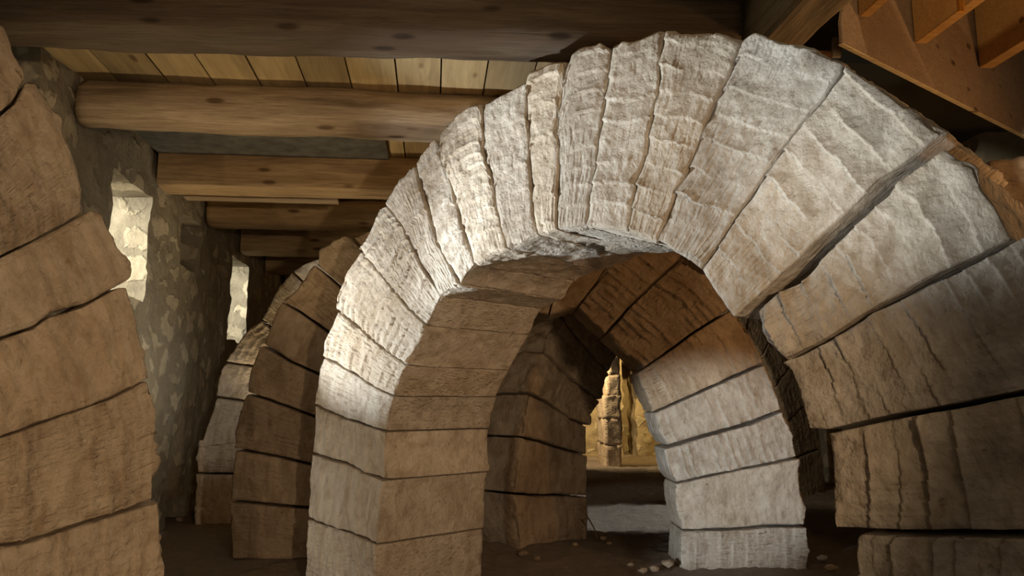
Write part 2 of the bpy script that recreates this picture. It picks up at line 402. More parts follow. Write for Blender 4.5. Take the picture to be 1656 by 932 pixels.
outs = {1: X((498, 780)), 2: X((508, 690)), 3: X((514, 597)), 4: X((529, 543)), 5: X((546, 479), (563, 435)), 6: X((590, 392), (599, 370), (612, 338)), 7: X((633, 320), (646, 291)), 8: X((688, 240), (701, 223)),
        9: X((711, 213), (736, 186), (759, 171), (774, 170)), 10: X((785, 165), (813, 148), (848, 131)), 11: X((856, 118), (890, 100), (908, 97)), 12: X((926, 97), (943, 79), (970, 70)),
        13: X((1006, 69), (1035, 61), (1066, 48)), 14: X((1086, 48), (1108, 59), (1139, 54), (1175, 60)), 15: X((1203, 60), (1221, 53), (1257, 67), (1299, 76), (1341, 92)),
        16: X((1401, 128), (1444, 157), (1485, 191)), 17: X((1541, 258), (1575, 270), (1587, 304), (1611, 333))}
o_ = {0: dict(bw=.07), 1: dict(bw=.09, amp=.007), 3: dict(bw=.4, amp=.003, stroke=.0008), 4: dict(bw=.06, amp=.012), 5: dict(bw=.055, amp=.013), 6: dict(bw=.048, amp=.014), 7: dict(bw=.11, amp=.011), 8: dict(bw=.07, amp=.008),
      9: dict(bw=.05, amp=.010), 10: dict(bw=.10, amp=.008), 11: dict(bw=.12, amp=.011), 12: dict(bw=.075, amp=.010), 13: dict(bw=.085, amp=.010), 14: dict(bw=.085, amp=.011), 15: dict(bw=.095, amp=.012, stroke=.002),
      16: dict(bw=.09, amp=.013), 17: dict(bw=.075, amp=.011, rough=.006), 18: dict(bw=.058, amp=.008), 19: dict(bw=.085, amp=.016, rough=.009), 20: dict(bw=.05, amp=.014, rough=.009)}
run_blocks(A, JS, inn, outs, None, o_, material=M_stone, step=.0058, chip=.012, key=14)

# ---- middle arch behind it, square to the view
rB = empty('stone_arch', (-.02, 4.9, .12)); tag(rB, 'second arch framed by the largest one, its right leg brightly lit with neat chisel marks', 'arch', 'dry-laid stone arches')
sB = 4.7/5
B = Arch((825, 772), 4.7, 0.0, 1.059*sB, 1.80*sB, .38, rB)
X = lambda *p: B.px(p)
E_ = lambda pts, r0=True, r1=False: B.ext(X(*pts), B.Ri if r0 else None, B.Ro if r1 else None)
bl = [B.floorj(-B.Ri, X((374, 893))[0][0], .1),
      E_(((498, 822), (440, 817), (372, 811))), E_(((503, 752), (440, 737), (380, 727))), E_(((508, 674), (435, 647), (399, 636))), E_(((512, 604), (469, 585), (427, 558))),
      E_(((532, 537), (479, 500), (457, 487))), E_(((549, 462), (512, 430))), E_(((590, 406), (570, 384)))]
b7 = E_(((934, 497), (964, 458), (986, 429)), False, True)
ta = math.atan2(*bl[-1].mean(0)[::-1]); tb = math.atan2(*b7.mean(0)[::-1])
mid = [np.vstack([B.pol(B.Ri, t), B.pol(B.Ro, t)]) for t in np.linspace(ta, tb, 6)[1:-1]]
br = [b7, E_(((980, 540), (1029, 485), (1077, 439), (1097, 422)), False, True), (E_(((1041, 598), (1077, 571), (1126, 535), (1181, 501)), False, True), E_(((1030, 603), (1077, 571), (1126, 535), (1181, 501)), False, True)),
      X((1058, 667), (1122, 639), (1190, 608), (1237, 588)), (X((1080, 721), (1137, 705), (1214, 683), (1262, 664)), X((1075, 725), (1137, 707), (1214, 686), (1265, 665))),
      X((1094, 782), (1148, 770), (1204, 758), (1291, 741)), X((1104, 858), (1182, 857), (1240, 852), (1304, 852)), B.floorj(X((1101, 932))[0][0], X((1309, 932))[0][0], .02)]
JB_ = bl+mid+br; nb0 = len(bl)+len(mid)
inB = {nb0: X((957, 520)), nb0+1: X((1008, 569)), nb0+2: X((1042, 635)), nb0+3: X((1067, 700)), nb0+4: X((1078, 745), (1084, 768)), nb0+5: X((1092, 792), (1097, 825)), nb0+6: X((1101, 900))}
ouB = {0: X((372, 850)), 1: X((374, 770)), 2: X((378, 700), (392, 650)), 3: X((399, 620), (404, 597), (418, 562)), 4: X((437, 530), (447, 500)), 5: X((479, 467), (508, 430)), 6: X((517, 404), (553, 383)),
       nb0+3: X((1260, 645), (1264, 660)), nb0+4: X((1277, 692), (1289, 736)), nb0+5: X((1296, 790)), nb0+6: X((1309, 900))}
oB = {n: dict(bw=.09, amp=.004) for n in range(nb0)}
oB.update({nb0: dict(bw=.05, amp=.017, rough=.012), nb0+1: dict(bw=.045, amp=.018, rough=.01), nb0+2: dict(bw=.055, amp=.014), nb0+3: dict(bw=.065, amp=.015), nb0+4: dict(bw=.045, amp=.017, stroke=.003), nb0+5: dict(bw=.5, amp=.002, rough=.007), nb0+6: dict(bw=.075, amp=.016)})
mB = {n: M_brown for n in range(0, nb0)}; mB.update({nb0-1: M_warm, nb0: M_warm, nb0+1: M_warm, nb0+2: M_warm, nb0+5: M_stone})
run_blocks(B, JB_, inB, ouB, mB, oB, material=M_stone, step=.0075, gap=.006, chip=.012)

# ---- third arch, its dark left leg seen through the opening
dC = 5.0; pc = (1143.2, 794.9)
aC = .773; d0 = ray([pc])[0]; d1 = ray([(842, 893)])[0]; nC = np.array([-math.sin(aC), math.cos(aC), 0])
dC = 5.14*(d1@nC)/d1[1]/((d0@nC)/d0[1]); sC = dC/5.
rC = empty('stone_arch', (1.6, 6.8, .08)); tag(rC, 'dark unlit arch leg seen through the middle arch, left of the glowing gap', 'arch', 'dry-laid stone arches')
C = Arch(pc, dC, aC, 1.19*sC, 1.69*sC, .55, rC)
X = lambda *p: C.px(p)
c0 = C.floorj(X((951, 875))[0][0], X((842, 893))[0][0], .05)
cj = [c0, X((951, 803), (900, 801), (870, 802), (831, 799)), X((951, 736), (905, 724), (875, 714), (845, 707)), (X((950, 689), (925, 678), (897, 658), (885, 650), (856, 636)), X((957, 689), (925, 677), (897, 657), (885, 649), (856, 635))),
      X((972, 648), (931, 618), (892, 579), (878, 571)), X((983, 602), (962, 578), (919, 527), (905, 508))]
tC = math.atan2(*cj[-1].mean(0)[::-1]); rest = [np.vstack([C.pol(C.Ri, t), C.pol(C.Ro, t)]) for t in np.linspace(tC, .12, 11)[1:]]
for R_ in rest:
    m_ = R_[:, 1]+C.c[2] > 1.9; R_[m_, 1] = 1.9-C.c[2]+(R_[m_, 1]-(1.9-C.c[2]))*.8
cj += rest+[C.floorj(C.Ri, C.Ro, .0)]
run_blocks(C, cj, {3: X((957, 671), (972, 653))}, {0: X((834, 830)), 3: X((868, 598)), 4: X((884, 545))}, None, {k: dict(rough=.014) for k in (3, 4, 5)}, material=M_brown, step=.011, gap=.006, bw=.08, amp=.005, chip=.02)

# ---- far left arch behind, only the edge of its leg shows
pe = (742.6, 715); aE = .05; d0 = ray([pe])[0]; d1 = ray([(330, 838)])[0]; nE = np.array([-math.sin(aE), math.cos(aE), 0])
dE = 6.2*(d1@nE)/d1[1]/((d0@nE)/d0[1]); sE = dE/6.
rE = empty('stone_arch', (-.9, 7.1, .08)); tag(rE, 'distant arch beside the left wall, only a slim grey strip of its leg showing', 'arch', 'dry-laid stone arches')
Ea = Arch(pe, dE, aE, 1.30*sE, 1.909*sE, .33, rE)
X = lambda *p: Ea.px(p)
def EJ(*p): return Ea.ext(X(*p), Ea.Ri)
ej = [Ea.floorj(-Ea.Ri, X((314, 838))[0][0], .05), EJ((370, 767), (318, 766)), EJ((375, 713), (320, 712)), EJ((392, 648), (350, 642)), EJ((406, 592), (366, 586)), EJ((440, 530), (424, 518))]
tE = math.atan2(*ej[-1][-1][::-1]); t0 = math.atan2(*ej[-1].mean(0)[::-1])
zl = 2.40-Ea.c[2]
def sq(P):
    P = P.copy(); z0 = 1.95-Ea.c[2]; top = Ea.Ro
    m = P[:, 1] > z0; P[m, 1] = z0+(P[m, 1]-z0)*(zl-z0)/(top-z0); return P
for t in np.linspace(t0, .1, 10)[1:]:
    J = np.vstack([Ea.pol(Ea.Ri*.93, t), Ea.pol(Ea.Ro, t)]); J[:, 0] = np.where(J[:, 0] > 0, J[:, 0]*.5, J[:, 0]); ej.append(sq(J))
ej.append(Ea.floorj(Ea.Ri*.465, Ea.Ro*.5, .0))
run_blocks(Ea, ej, None, {1: X((316, 740)), 2: X((323, 725), (333, 690)), 3: X((352, 625), (360, 595)), 4: X((380, 560), (397, 538))}, None, None, material=M_stone, step=.012, gap=.006, bw=.06, amp=.008)

# ---- near left arch, only its right leg enters the frame
sF = 1.06
rF = empty('stone_arch', (-2.5, 2.3, 0)); tag(rF, 'nearest arch at the left edge of the view, warm brown leg with vertical tool marks', 'arch', 'dry-laid stone arches')
Fa = Arch((-613.4, 846.4), 2*sF, .785, 1.407*sF-.75, 1.407*sF, .38, rF)
X = lambda *p: Fa.px(p)
def FJ(*p): return Fa.ext(X(*p[::-1]), Fa.Ri)
fj = [(FJ((41, 128), (24, 164), (0, 184)),)*1]
f1 = FJ((42, 129), (24, 164), (0, 184)); f2 = FJ((133, 347), (97, 367), (36, 399), (0, 416)); f3 = FJ((193, 461), (135, 493), (82, 508), (53, 530), (0, 547)); f3b = FJ((207, 463), (193, 463), (135, 495), (82, 510), (53, 532), (0, 549))
f4 = FJ((239, 614), (176, 646), (121, 665), (41, 694), (0, 708)); f5 = FJ((250, 809), (193, 829), (124, 850), (36, 879), (0, 883)); f6 = Fa.floorj(Fa.Ri, Fa.Ro+.005)
tF = math.atan2(*f1.mean(0)[::-1])
pre = [Fa.floorj(-Fa.Ri, -Fa.Ro)]+[np.vstack([Fa.pol(Fa.Ri, t), Fa.pol(Fa.Ro, t)]) for t in np.linspace(math.pi-.12, tF, 14)[:-1]]
fjs = pre+[f1, f2, (f3, f3b), f4, (f5, FJ((257, 811), (193, 831), (124, 852), (36, 881), (0, 885))), f6]; n0 = len(pre)
run_blocks(Fa, fjs, None, {n0-1: X((5, 36), (17, 60), (22, 82), (41, 109)), n0: X((60, 132), (80, 167), (106, 222), (121, 256), (133, 310)), n0+1: X((150, 342), (169, 346), (179, 370), (198, 411), (208, 450)),
    n0+2: X((222, 510), (239, 600)), n0+3: X((251, 660), (252, 758), (248, 780)), n0+4: X((259, 824), (262, 890), (257, 932))}, None,
    {n: dict(step=.02) for n in range(n0-1)}, material=M_warm, step=.006, bw=.055, amp=.02, chip=.014, rough=.011, stroke=.003)

# ------------------------------------------------------------------ walls
def wall_grid(name, o, du, nrm, L0, L1, z0, z1, holes, depth, mat_, step=.045, seed=1, amp=.02, thick_skip=None):
    """wall along du from L0..L1; nrm points into the room; holes=(l0,l1,z0,z1,depth or None for through)"""
    du = np.array(du, float); nrm = np.array(nrm, float)
    Ls = set(np.round(np.arange(L0, L1+1e-6, step), 4)); Zs = set(np.round(np.arange(z0, z1+1e-6, step), 4))
    Ls.add(L1); Zs.add(z1)
    for h in holes:
        for v in h[:2]: Ls = {x for x in Ls if abs(x-v) > step*.4}; Ls.add(v)
        for v in h[2:4]: Zs = {x for x in Zs if abs(x-v) > step*.4}; Zs.add(v)
    Ls = np.array(sorted(Ls)); Zs = np.array(sorted(Zs)); nl, nz = len(Ls), len(Zs)
    G, K = np.meshgrid(Ls, Zs, indexing='ij')
    def pos(l, z, d): return np.array(o)+l[:, None]*du-d[:, None]*nrm+z[:, None]*np.array([0, 0, 1.])
    V = []; Qd = []; off = 0
    lc = (Ls[:-1]+Ls[1:])/2; zc = (Zs[:-1]+Zs[1:])/2
    keep = np.ones((nl-1, nz-1), bool)
    for h in holes:
        keep &= ~((lc[:, None] > h[0]) & (lc[:, None] < h[1]) & (zc[None] > h[2]) & (zc[None] < h[3]))
    idx = np.arange(nl*nz).reshape(nl, nz)
    for d, flip in ((0., False), (depth, True)):
        P = pos(G.ravel(), K.ravel(), np.full(nl*nz, d)); V.append(P)
        kk = keep if d == 0 else keep | False
        if d > 0:
            kk = np.ones_like(keep)
            for h in holes:
                if h[4] is None: kk &= ~((lc[:, None] > h[0]) & (lc[:, None] < h[1]) & (zc[None] > h[2]) & (zc[None] < h[3]))
        q = np.stack([idx[:-1, :-1], idx[1:, :-1], idx[1:, 1:], idx[:-1, 1:]], -1)[kk]+off
        Qd.append(q[:, ::-1] if flip else q); off += nl*nz
    # outer rim (closes the slab)
    def strip(ls, zs, d0, d1, n):
        nonlocal off
        ds = np.linspace(d0, d1, n+1); m = len(ls)
        P = np.concatenate([pos(ls, zs, np.full(m, d)) for d in ds]); ii = np.arange(m*(n+1)).reshape(n+1, m)+off
        Qd.append(np.stack([ii[:-1, :-1], ii[1:, :-1], ii[1:, 1:], ii[:-1, 1:]], -1).reshape(-1, 4)); V.append(P); off += len(P)
    strip(Ls, np.full(nl, z0), 0, depth, 2); strip(Ls, np.full(nl, z1), 0, depth, 2)
    strip(np.full(nz, L0), Zs, 0, depth, 8); strip(np.full(nz, L1), Zs, 0, depth, 8)
    for h in holes:
        a = Ls[(Ls >= h[0]-1e-6) & (Ls <= h[1]+1e-6)]; b = Zs[(Zs >= h[2]-1e-6) & (Zs <= h[3]+1e-6)]
        D = h[4] or depth; n = max(3, int(D/step))
        strip(a, np.full(len(a), h[2]), 0, D, n); strip(a, np.full(len(a), h[3]), 0, D, n)
        strip(np.full(len(b), h[0]), b, 0, D, n); strip(np.full(len(b), h[1]), b, 0, D, n)
        if h[4]:
            g, k = np.meshgrid(a, b, indexing='ij'); P = pos(g.ravel(), k.ravel(), np.full(g.size, D)); ii = np.arange(g.size).reshape(g.shape)+off
            Qd.append(np.stack([ii[:-1, :-1], ii[1:, :-1], ii[1:, 1:], ii[:-1, 1:]], -1).reshape(-1, 4)); V.append(P); off += len(P)
    V = np.concatenate(V); Qd = np.concatenate(Qd)
    dv = np.stack([fbm(V*5+s_, seed+s_, 4, .55) for s_ in (0, 40, 80)], 1)*amp*np.array([1, 1, .6])
    V = V+dv
    o_ = link_mesh(name, V, Qd, mat_, None, True); o_['kind'] = 'structure'; return o_

def on_left(p):
    P = at_plane(p, room(-2.0, 0, 0), AC); return ac_al(P)[1], P[2]
l1a, _ = on_left((172, 400)); l1b, zt = on_left((243, 318)); _, zb = on_left((243, 492))
l2a, _ = on_left((378, 400)); l2b, zt2 = on_left((402, 432)); _, zb2 = on_left((402, 560))
l3a, _ = on_left((293, 400)); l3b, zt3 = on_left((328, 368)); _, zb3 = on_left((328, 450))
l4a, _ = on_left((268, 820)); l4b, zt4_ = on_left((300, 800))
print('windows', l1a, l1b, zb, zt, l2a, l2b, zb2, zt2, l3a, l3b, zb3, zt3)
wl = wall_grid('wall_left', AC*-2.0, AX, AC, 3.95, 13.7, -.25, 3.0, [(l1a, l1b, zb, zt, None), (l2a, l2b, zb2, zt2, None), (l3a, l3b, zb3, zt3, .3), (l4a, l4b, .02, zt4_, .3)], .6, M_wall, .04, 3, .022)
wl2 = wall_grid('wall_left_return', room(-2.0, 3.96, 0), -AC, -AX, .62, 3.2, -.25, 3.0, [], .4, M_wall, .08, 9, .02)
wl3 = wall_grid('wall_left_near', AC*-4.9, AX, AC, -.5, 3.95, -.25, 3.0, [(2.2, 3.7, 1.0, 2.6, None)], .4, M_wall, .08, 13, .02)
wb = wall_grid('wall_back', AX*13.6, AC, -AX, -2.0, 5.0, -.25, 3.0, [(ac_al(at_y((1009, 700), 13.8))[0], ac_al(at_y((1033, 700), 13.8))[0], 0, 1.75, 1.3)], .6, M_wallb, .06, 5, .05)
wr = wall_grid('wall_right', AC*4.6, AX, -AC, 1.2, 13.7, -.25, 3.0, [], .4, M_wall, .08, 7, .03)

wrr = wall_grid('wall_right_return', np.array([3.12, 5.0, 0]), np.array([1., 0, 0]), np.array([0, -1., 0]), 0, 1.5, -.1, 2.8, [], .3, M_wall, .05, 17, .03)
# ------------------------------------------------------------------ floor
xs = np.arange(-6, 7.01, .035); ys = np.arange(-.6, 14.5, .035)
Xg, Yg = np.meshgrid(xs, ys, indexing='ij'); P = np.stack([Xg.ravel(), Yg.ravel(), np.zeros(Xg.size)], 1)
ss = lambda e0, e1, v: (lambda t: t*t*(3-2*t))(np.clip((v-e0)/(e1-e0), 0, 1))
hz = .075*ss(4.2, 5.0, P[:, 1])+.03*ss(6.3, 6.7, P[:, 1])+fbm(P*1.3, 2, 3)*.022+np.abs(fbm(P*9, 5, 3))*.016+fbm(P*24, 7, 3)*.006
hz += .05*np.exp(-((P[:, 0]+1.25)**2/.25+(P[:, 1]-4.45)**2/.2))
P[:, 2] = hz
ii = np.arange(Xg.size).reshape(Xg.shape)
fl = link_mesh('floor', P, np.stack([ii[:-1, :-1], ii[1:, :-1], ii[1:, 1:], ii[:-1, 1:]], -1).reshape(-1, 4), M_floor); fl['kind'] = 'structure'

# ------------------------------------------------------------------ boxes / logs
def bar(name, p0, p1, w, h, mat_, parent=None, power=8., r_noise=.004, seed=0, up=(0, 0, 1), nseg=None, nround=28, taper=0, bow=0):
    """timber from p0 to p1 (centre line); superellipse section, power 2 = round log"""
    p0, p1 = np.array(p0, float), np.array(p1, float); d = p1-p0; L = np.linalg.norm(d); d /= L
    s_ = np.cross(d, np.array(up, float)); s_ /= np.linalg.norm(s_); u_ = np.cross(s_, d)
    n = nseg or max(6, int(L/.04)); t = np.linspace(0, 1, n+1); a = np.linspace(0, 2*np.pi, nround, endpoint=False)
    ca, sa = np.cos(a), np.sin(a); rr = (np.abs(ca)**power+np.abs(sa)**power)**(-1/power)
    # put vertices on corners for square sections
    T_, A_ = np.meshgrid(t, np.arange(nround), indexing='ij')
    cx = (rr*ca*w/2)[A_]; cy = (rr*sa*h/2)[A_]
    loc = np.stack([T_.ravel()*L, cx.ravel(), cy.ravel()], 1)
    loc[:, 1:] *= (1-taper*T_.ravel())[:, None]
    nz = fbm(sc(loc, 2.2, 9, 9)+seed*7.7, seed, 3)*r_noise+fbm(sc(loc, 9, 22, 22)+seed, seed+4, 2)*r_noise*.3
    rad = np.hypot(loc[:, 1], loc[:, 2])+1e-9
    loc[:, 1:] *= (1+nz/rad)[:, None]
    if bow: loc[:, 2] += bow*np.sin(T_.ravel()*math.pi)
    me_v = list(map(tuple, loc)); m = nround; ii = np.arange((n+1)*m).reshape(n+1, m)
    q = np.stack([ii[:-1], ii[1:], np.roll(ii[1:], -1, 1), np.roll(ii[:-1], -1, 1)], -1).reshape(-1, 4)
    faces = [tuple(x) for x in q]; faces.append(tuple(ii[0])); faces.append(tuple(ii[-1][::-1]))
    me = bpy.data.meshes.new(name); me.from_pydata(me_v, [], faces); me.materials.append(mat_)
    for p in me.polygons: p.use_smooth = power < 5
    o = bpy.data.objects.new(name, me); COL.objects.link(o)
    from mathutils import Matrix
    R = Matrix(((d[0], s_[0], u_[0], p0[0]), (d[1], s_[1], u_[1], p0[1]), (d[2], s_[2], u_[2], p0[2]), (0, 0, 0, 1)))
    o.matrix_world = R
    if parent is not None:
        o.parent = parent; o.matrix_parent_inverse = Matrix.Translation(parent.location).inverted()
    return o
def prism(name, poly, o, U, Z, Nn, t, mat_, bev=.003):
    """flat board: polygon (u,z) in the plane o+uU+zZ, thickness t along Nn"""
    o, U, Z, Nn = [np.array(v, float) for v in (o, U, Z, Nn)]
    n = len(poly); cen = o
    V = [tuple(U*u+Z*z) for u, z in poly]+[tuple(U*u+Z*z+Nn*t) for u, z in poly]
    Fc = [tuple(range(n)), tuple(range(2*n-1, n-1, -1))]+[(i, i+n, (i+1) % n+n, (i+1) % n) for i in range(n)]
    me = bpy.data.meshes.new(name); me.from_pydata(V, [], Fc); me.materials.append(mat_)
    ob = bpy.data.objects.new(name, me); COL.objects.link(ob); ob.location = tuple(o)
    import bmesh
    bm = bmesh.new(); bm.from_mesh(me); bmesh.ops.recalc_face_normals(bm, faces=bm.faces)
    if bev: bmesh.ops.bevel(bm, geom=bm.edges[:], offset=bev, segments=1, affect='EDGES')
    bm.to_mesh(me); bm.free(); return ob

ZB = CZ+1.54; ZP = CZ+1.815
XR = 4.55
beams = [(3.17, .30, 3.0, M_beam_dark, 'broad dark ceiling beam with reddish stains across the top of the view', ac_al(at_y((1197, 60), 3.2))[0]-.0),
         (4.38, .29, 2.05, M_beam, 'round log ceiling beam with a pale underside, second from the front', XR),
         (5.68, .30, 7, M_pine, 'squared orange pine ceiling beam with a dark split, third from the front', XR),
         (6.88, .28, 2.6, M_pine, 'round golden ceiling log above the bright slit in the left wall, fourth from the front', XR),
         (8.10, .28, 8, M_pine, 'flat squared pine ceiling beam, fifth from the front', XR),
         (9.30, .28, 6, M_pine, 'pale ceiling beam, sixth from the front, low over the far left arch', XR),
         (10.5, .28, 8, M_pine, 'orange ceiling beam just above the tip of the far left arch', XR),
         (11.8, .28, 8, M_pine, 'last ceiling beam before the end wall', XR)]
for k, (al, w, pw, mt, lb, xe) in enumerate(beams):
    a0_, a1_ = (3.33, 3.18) if k == 0 else (al, al)
    if k == 1: xe = 2.25
    o = bar('ceiling_beam', room(-1.965, a0_, ZB+.137), room(xe, a1_, ZB+.137), w, .27, mt, None, pw, .012 if pw < 5 else .006, k+2, nround=40)
    tag(o, lb, 'beam', 'timber beams under the planks')
o = bar('batten', room(-1.9, 5.98, ZB+.035), room(-.75, 5.98, ZB+.035), .12, .03, M_beam, None, 9, .001, 4); tag(o, 'thin pale batten tucked behind the squared orange pine beam', 'batten')
# ceiling planks
V = []; Q = []; AT = []; off = 0; a = -2.02; kk = 0
pxs = [155, 240, 318, 398, 478, 557, 638, 714, 791]
edges = sorted(ac_al(at_z((x, 92), ZP))[0] for x in pxs)
while edges[0] > -2.0: edges.insert(0, edges[0]-.27)
edges[0] = -2.02
while edges[-1] < 4.58: edges.append(min(4.6, edges[-1]+.262))
for e0, e1 in zip(edges[:-1], edges[1:]):
    for s0, s1 in ((.8, 5.95), (5.955, 9.57), (9.575, 13.55)):
        if e0 > 1.45 and s0 < 1: s0 = 5.25
        g = .0045; v = random.choice((.62, .8, .9, 1, 1.08, 1.15)); dz = random.uniform(-.004, .004)
        c = [(e0+g, s0), (e1-g, s0), (e1-g, s1), (e0+g, s1)]
        for z in (ZP+dz, ZP+.03):
            for (aa, ll) in c: V.append(room(aa, ll, z)); AT.append((aa+kk*3.3, ll, v))
        Q += [(off, off+3, off+2, off+1), (off+4, off+5, off+6, off+7)]+[(off+i, off+(i+1) % 4, off+4+(i+1) % 4, off+4+i) for i in range(4)]
        off += 8; kk += 1
for (x0, x1, y0, y1, z_) in ((-2.05, 1.46, .8, 13.6, .034), (1.46, 4.65, 5.25, 13.6, .034), (1.3, 4.65, .8, 5.4, .75)):
    V.extend([room(x0, y0, ZP+z_), room(x1, y0, ZP+z_), room(x1, y1, ZP+z_), room(x0, y1, ZP+z_)]); AT += [(0, 0, .15)]*4; Q.append((off, off+1, off+2, off+3)); off += 4
for (x0, y0, x1, y1) in ((1.46, .8, 1.46, 5.25), (1.46, 5.25, 4.65, 5.25)):
    V.extend([room(x0, y0, ZP), room(x1, y1, ZP), room(x1, y1, ZP+.75), room(x0, y0, ZP+.75)]); AT += [(0, 0, .22)]*4; Q.append((off, off+1, off+2, off+3)); off += 4
ce = link_mesh('ceiling', V, Q, M_plank, None, False, AT); ce['kind'] = 'structure'
# grey plastered panel between beams two and three
pn_r = ac_al(at_z((628, 250), ZP-.03))[0]
gp = bar('plaster_panel', room(-1.96, 5.03, ZP-.03), room(pn_r, 5.03, ZP-.03), .98, .03, M_plaster, None, 20, .004, 8, nround=48); tag(gp, 'dark grey plastered panel between the second and third ceiling beams', 'panel')
wp = bar('wooden_peg', at_y((612, 265), 5.7), at_y((622, 265), 5.68), .025, .03, M_edge, None, 8, .001, 3, nseg=3); tag(wp, 'small pale wooden peg at the edge of the grey plastered panel', 'peg')

# ---- timber at the top right
fx = ac_al(at_y((1200, 60), 3.25))[0]+.13
o = bar('trimmer_beam', room(fx, 3.45, ZB+.137), room(fx, .9, ZB+.137), .24, .27, M_olive, None, 7, .012, 21, nround=40); tag(o, 'weathered olive grey timber meeting the end of the broad dark beam above the crown', 'beam')
dV = np.array([.80, .60, 0]); nV = np.array([-.60, .80, 0])
p0 = at_z((1363, 69), ZB); sh = prism('sheet_panel', [(0, 0), (2.05, 0), (2.05, .7), (.32, .7), (.05, .24), (0, .10)], p0, dV, (0, 0, 1), nV, .018, M_ply); tag(sh, 'large brown sheet board with a pale lower edge, sloping across the top right corner', 'panel')
ed = prism('edge_strip', [(0, -.006), (2.05, -.006), (2.05, -.001), (0, -.001)], np.array([0, 0, 0.]), dV, (0, 0, 1), nV, .020, M_edge, 0)
ed.parent = sh
jl = ['short orange joist end, leftmost of the three at the top right', 'middle orange joist at the top right with an orange tag beside it', 'widest orange joist in the top right corner']
for k, (px_, wd) in enumerate((((1389, 27), .05), ((1479, 70), .06), ((1584, 110), .075))):
    q = at_plane(px_, p0-nV*.006, nV)
    po = [(0, 0), (-1.6, 0), (-1.6, .5), (0, .5)]
    lenu = 1.4
    j = prism('joist', [(0, 0), (lenu, 0), (lenu, .42), (0, .42)], q, -AX, (0, 0, 1), AC, wd, M_board)
    tag(j, jl[k], 'joist', 'orange joists at the top right')
tg = at_y((1554, 14), 2.75)
o = bar('hanging_tag', tg+np.array([0, 0, .2]), tg+np.array([0, 0, -.012]), .022, .012, M_orange, None, 8, .001, 5, up=(0, 1, 0), nseg=4); tag(o, 'small bright orange tag hanging between the middle and widest joists', 'tag')
rp = at_y((1288, 96), 3.75); r2 = at_y((1345, 96), 3.75); r3 = at_y((1345, 20), 3.75)
o = prism('reddish_board', [(0, 0), (r2[0]-rp[0], 0), (r2[0]-rp[0], ZP-.01-rp[2]), (0, ZP-.01-rp[2])], rp, (1, 0, 0), (0, 0, 1), (0, 1, 0), .04, M_red); tag(o, 'dark reddish board hanging just right of the olive grey timber', 'board')
rp = at_y((1346, 92), 3.6); r2 = at_y((1361, 92), 3.6)
o = prism('steel_strap', [(0, 0), (r2[0]-rp[0], 0), (r2[0]-rp[0]+.012, ZP-.01-rp[2]), (.012, ZP-.01-rp[2])], rp, (1, 0, 0), (0, 0, 1), (0, 1, 0), .02, M_steel); tag(o, 'narrow grey metal strap hanging beside the reddish board', 'strap')

# ---- masonry pier at the right behind the main arch
def rough_box(name, lo, hi, mat_, parent, step=.03, amp=.02, seed=1, rot=0, step_sf=None, taper=None):
    lo, hi = np.array(lo, float), np.array(hi, float); n = np.maximum(3, ((hi-lo)/step).astype(int)).clip(3, 90)
    ijk, q = lattice(tuple(n)); f = ijk/n; P = lo+f*(hi-lo); c = (lo+hi)/2
    if taper: P[:, 0] = c[0]+(P[:, 0]-c[0])*(1-taper*f[:, 2])
    P = P+np.stack([fbm(P*6+seed*3+k*9, seed+k, 3) for k in range(3)], 1)*amp
    P2 = P-c; ca, sa = math.cos(rot), math.sin(rot); P = np.stack([P2[:, 0]*ca-P2[:, 1]*sa, P2[:, 0]*sa+P2[:, 1]*ca, P2[:, 2]], 1)+c
    org = np.array(parent.location) if parent is not None else 0
    return link_mesh(name, P-org, q, mat_, parent, True, P)
pr = empty('stone_pier', (3.35, 4.55, 0)); tag(pr, 'brightly lit sandy stone ledge on a pier at the right edge, behind the largest arch', 'pier')
zt_ = at_y((1620, 266), 4.35)[2]; xl = at_y((1575, 300), 4.4)[0]
zz = 0.05
for k in range(6):
    z1 = zz+(zt_-zz)/(6-k); rough_box('stone_block', (xl+random.uniform(-.02, .02), 4.2, zz), (xl+1.3, 4.95, z1-.006), M_warm, pr, .03, .022, 60+k); zz = z1
# ---- distant pier seen through the gap
pg = empty('stone_pier', (1.75, 12.2, .1)); tag(pg, 'distant glowing pier of grooved blocks seen through the gap, left of the dark recess', 'pier')
xa = at_y((979, 700), 11.6)[0]; xb = at_y((1000, 700), 11.6)[0]; zz = .06
for k, zt4 in enumerate((.42, .80, 1.14, 1.45, 1.8, 2.15, 2.5)):
    sh_ = 0 if k < 3 else (k-2)*.035
    rough_box('stone_block', (xa+sh_, 11.6, zz), (xb+.05, 12.7, zt4-.012), M_warm, pg, .035, .02, 80+k); zz = zt4
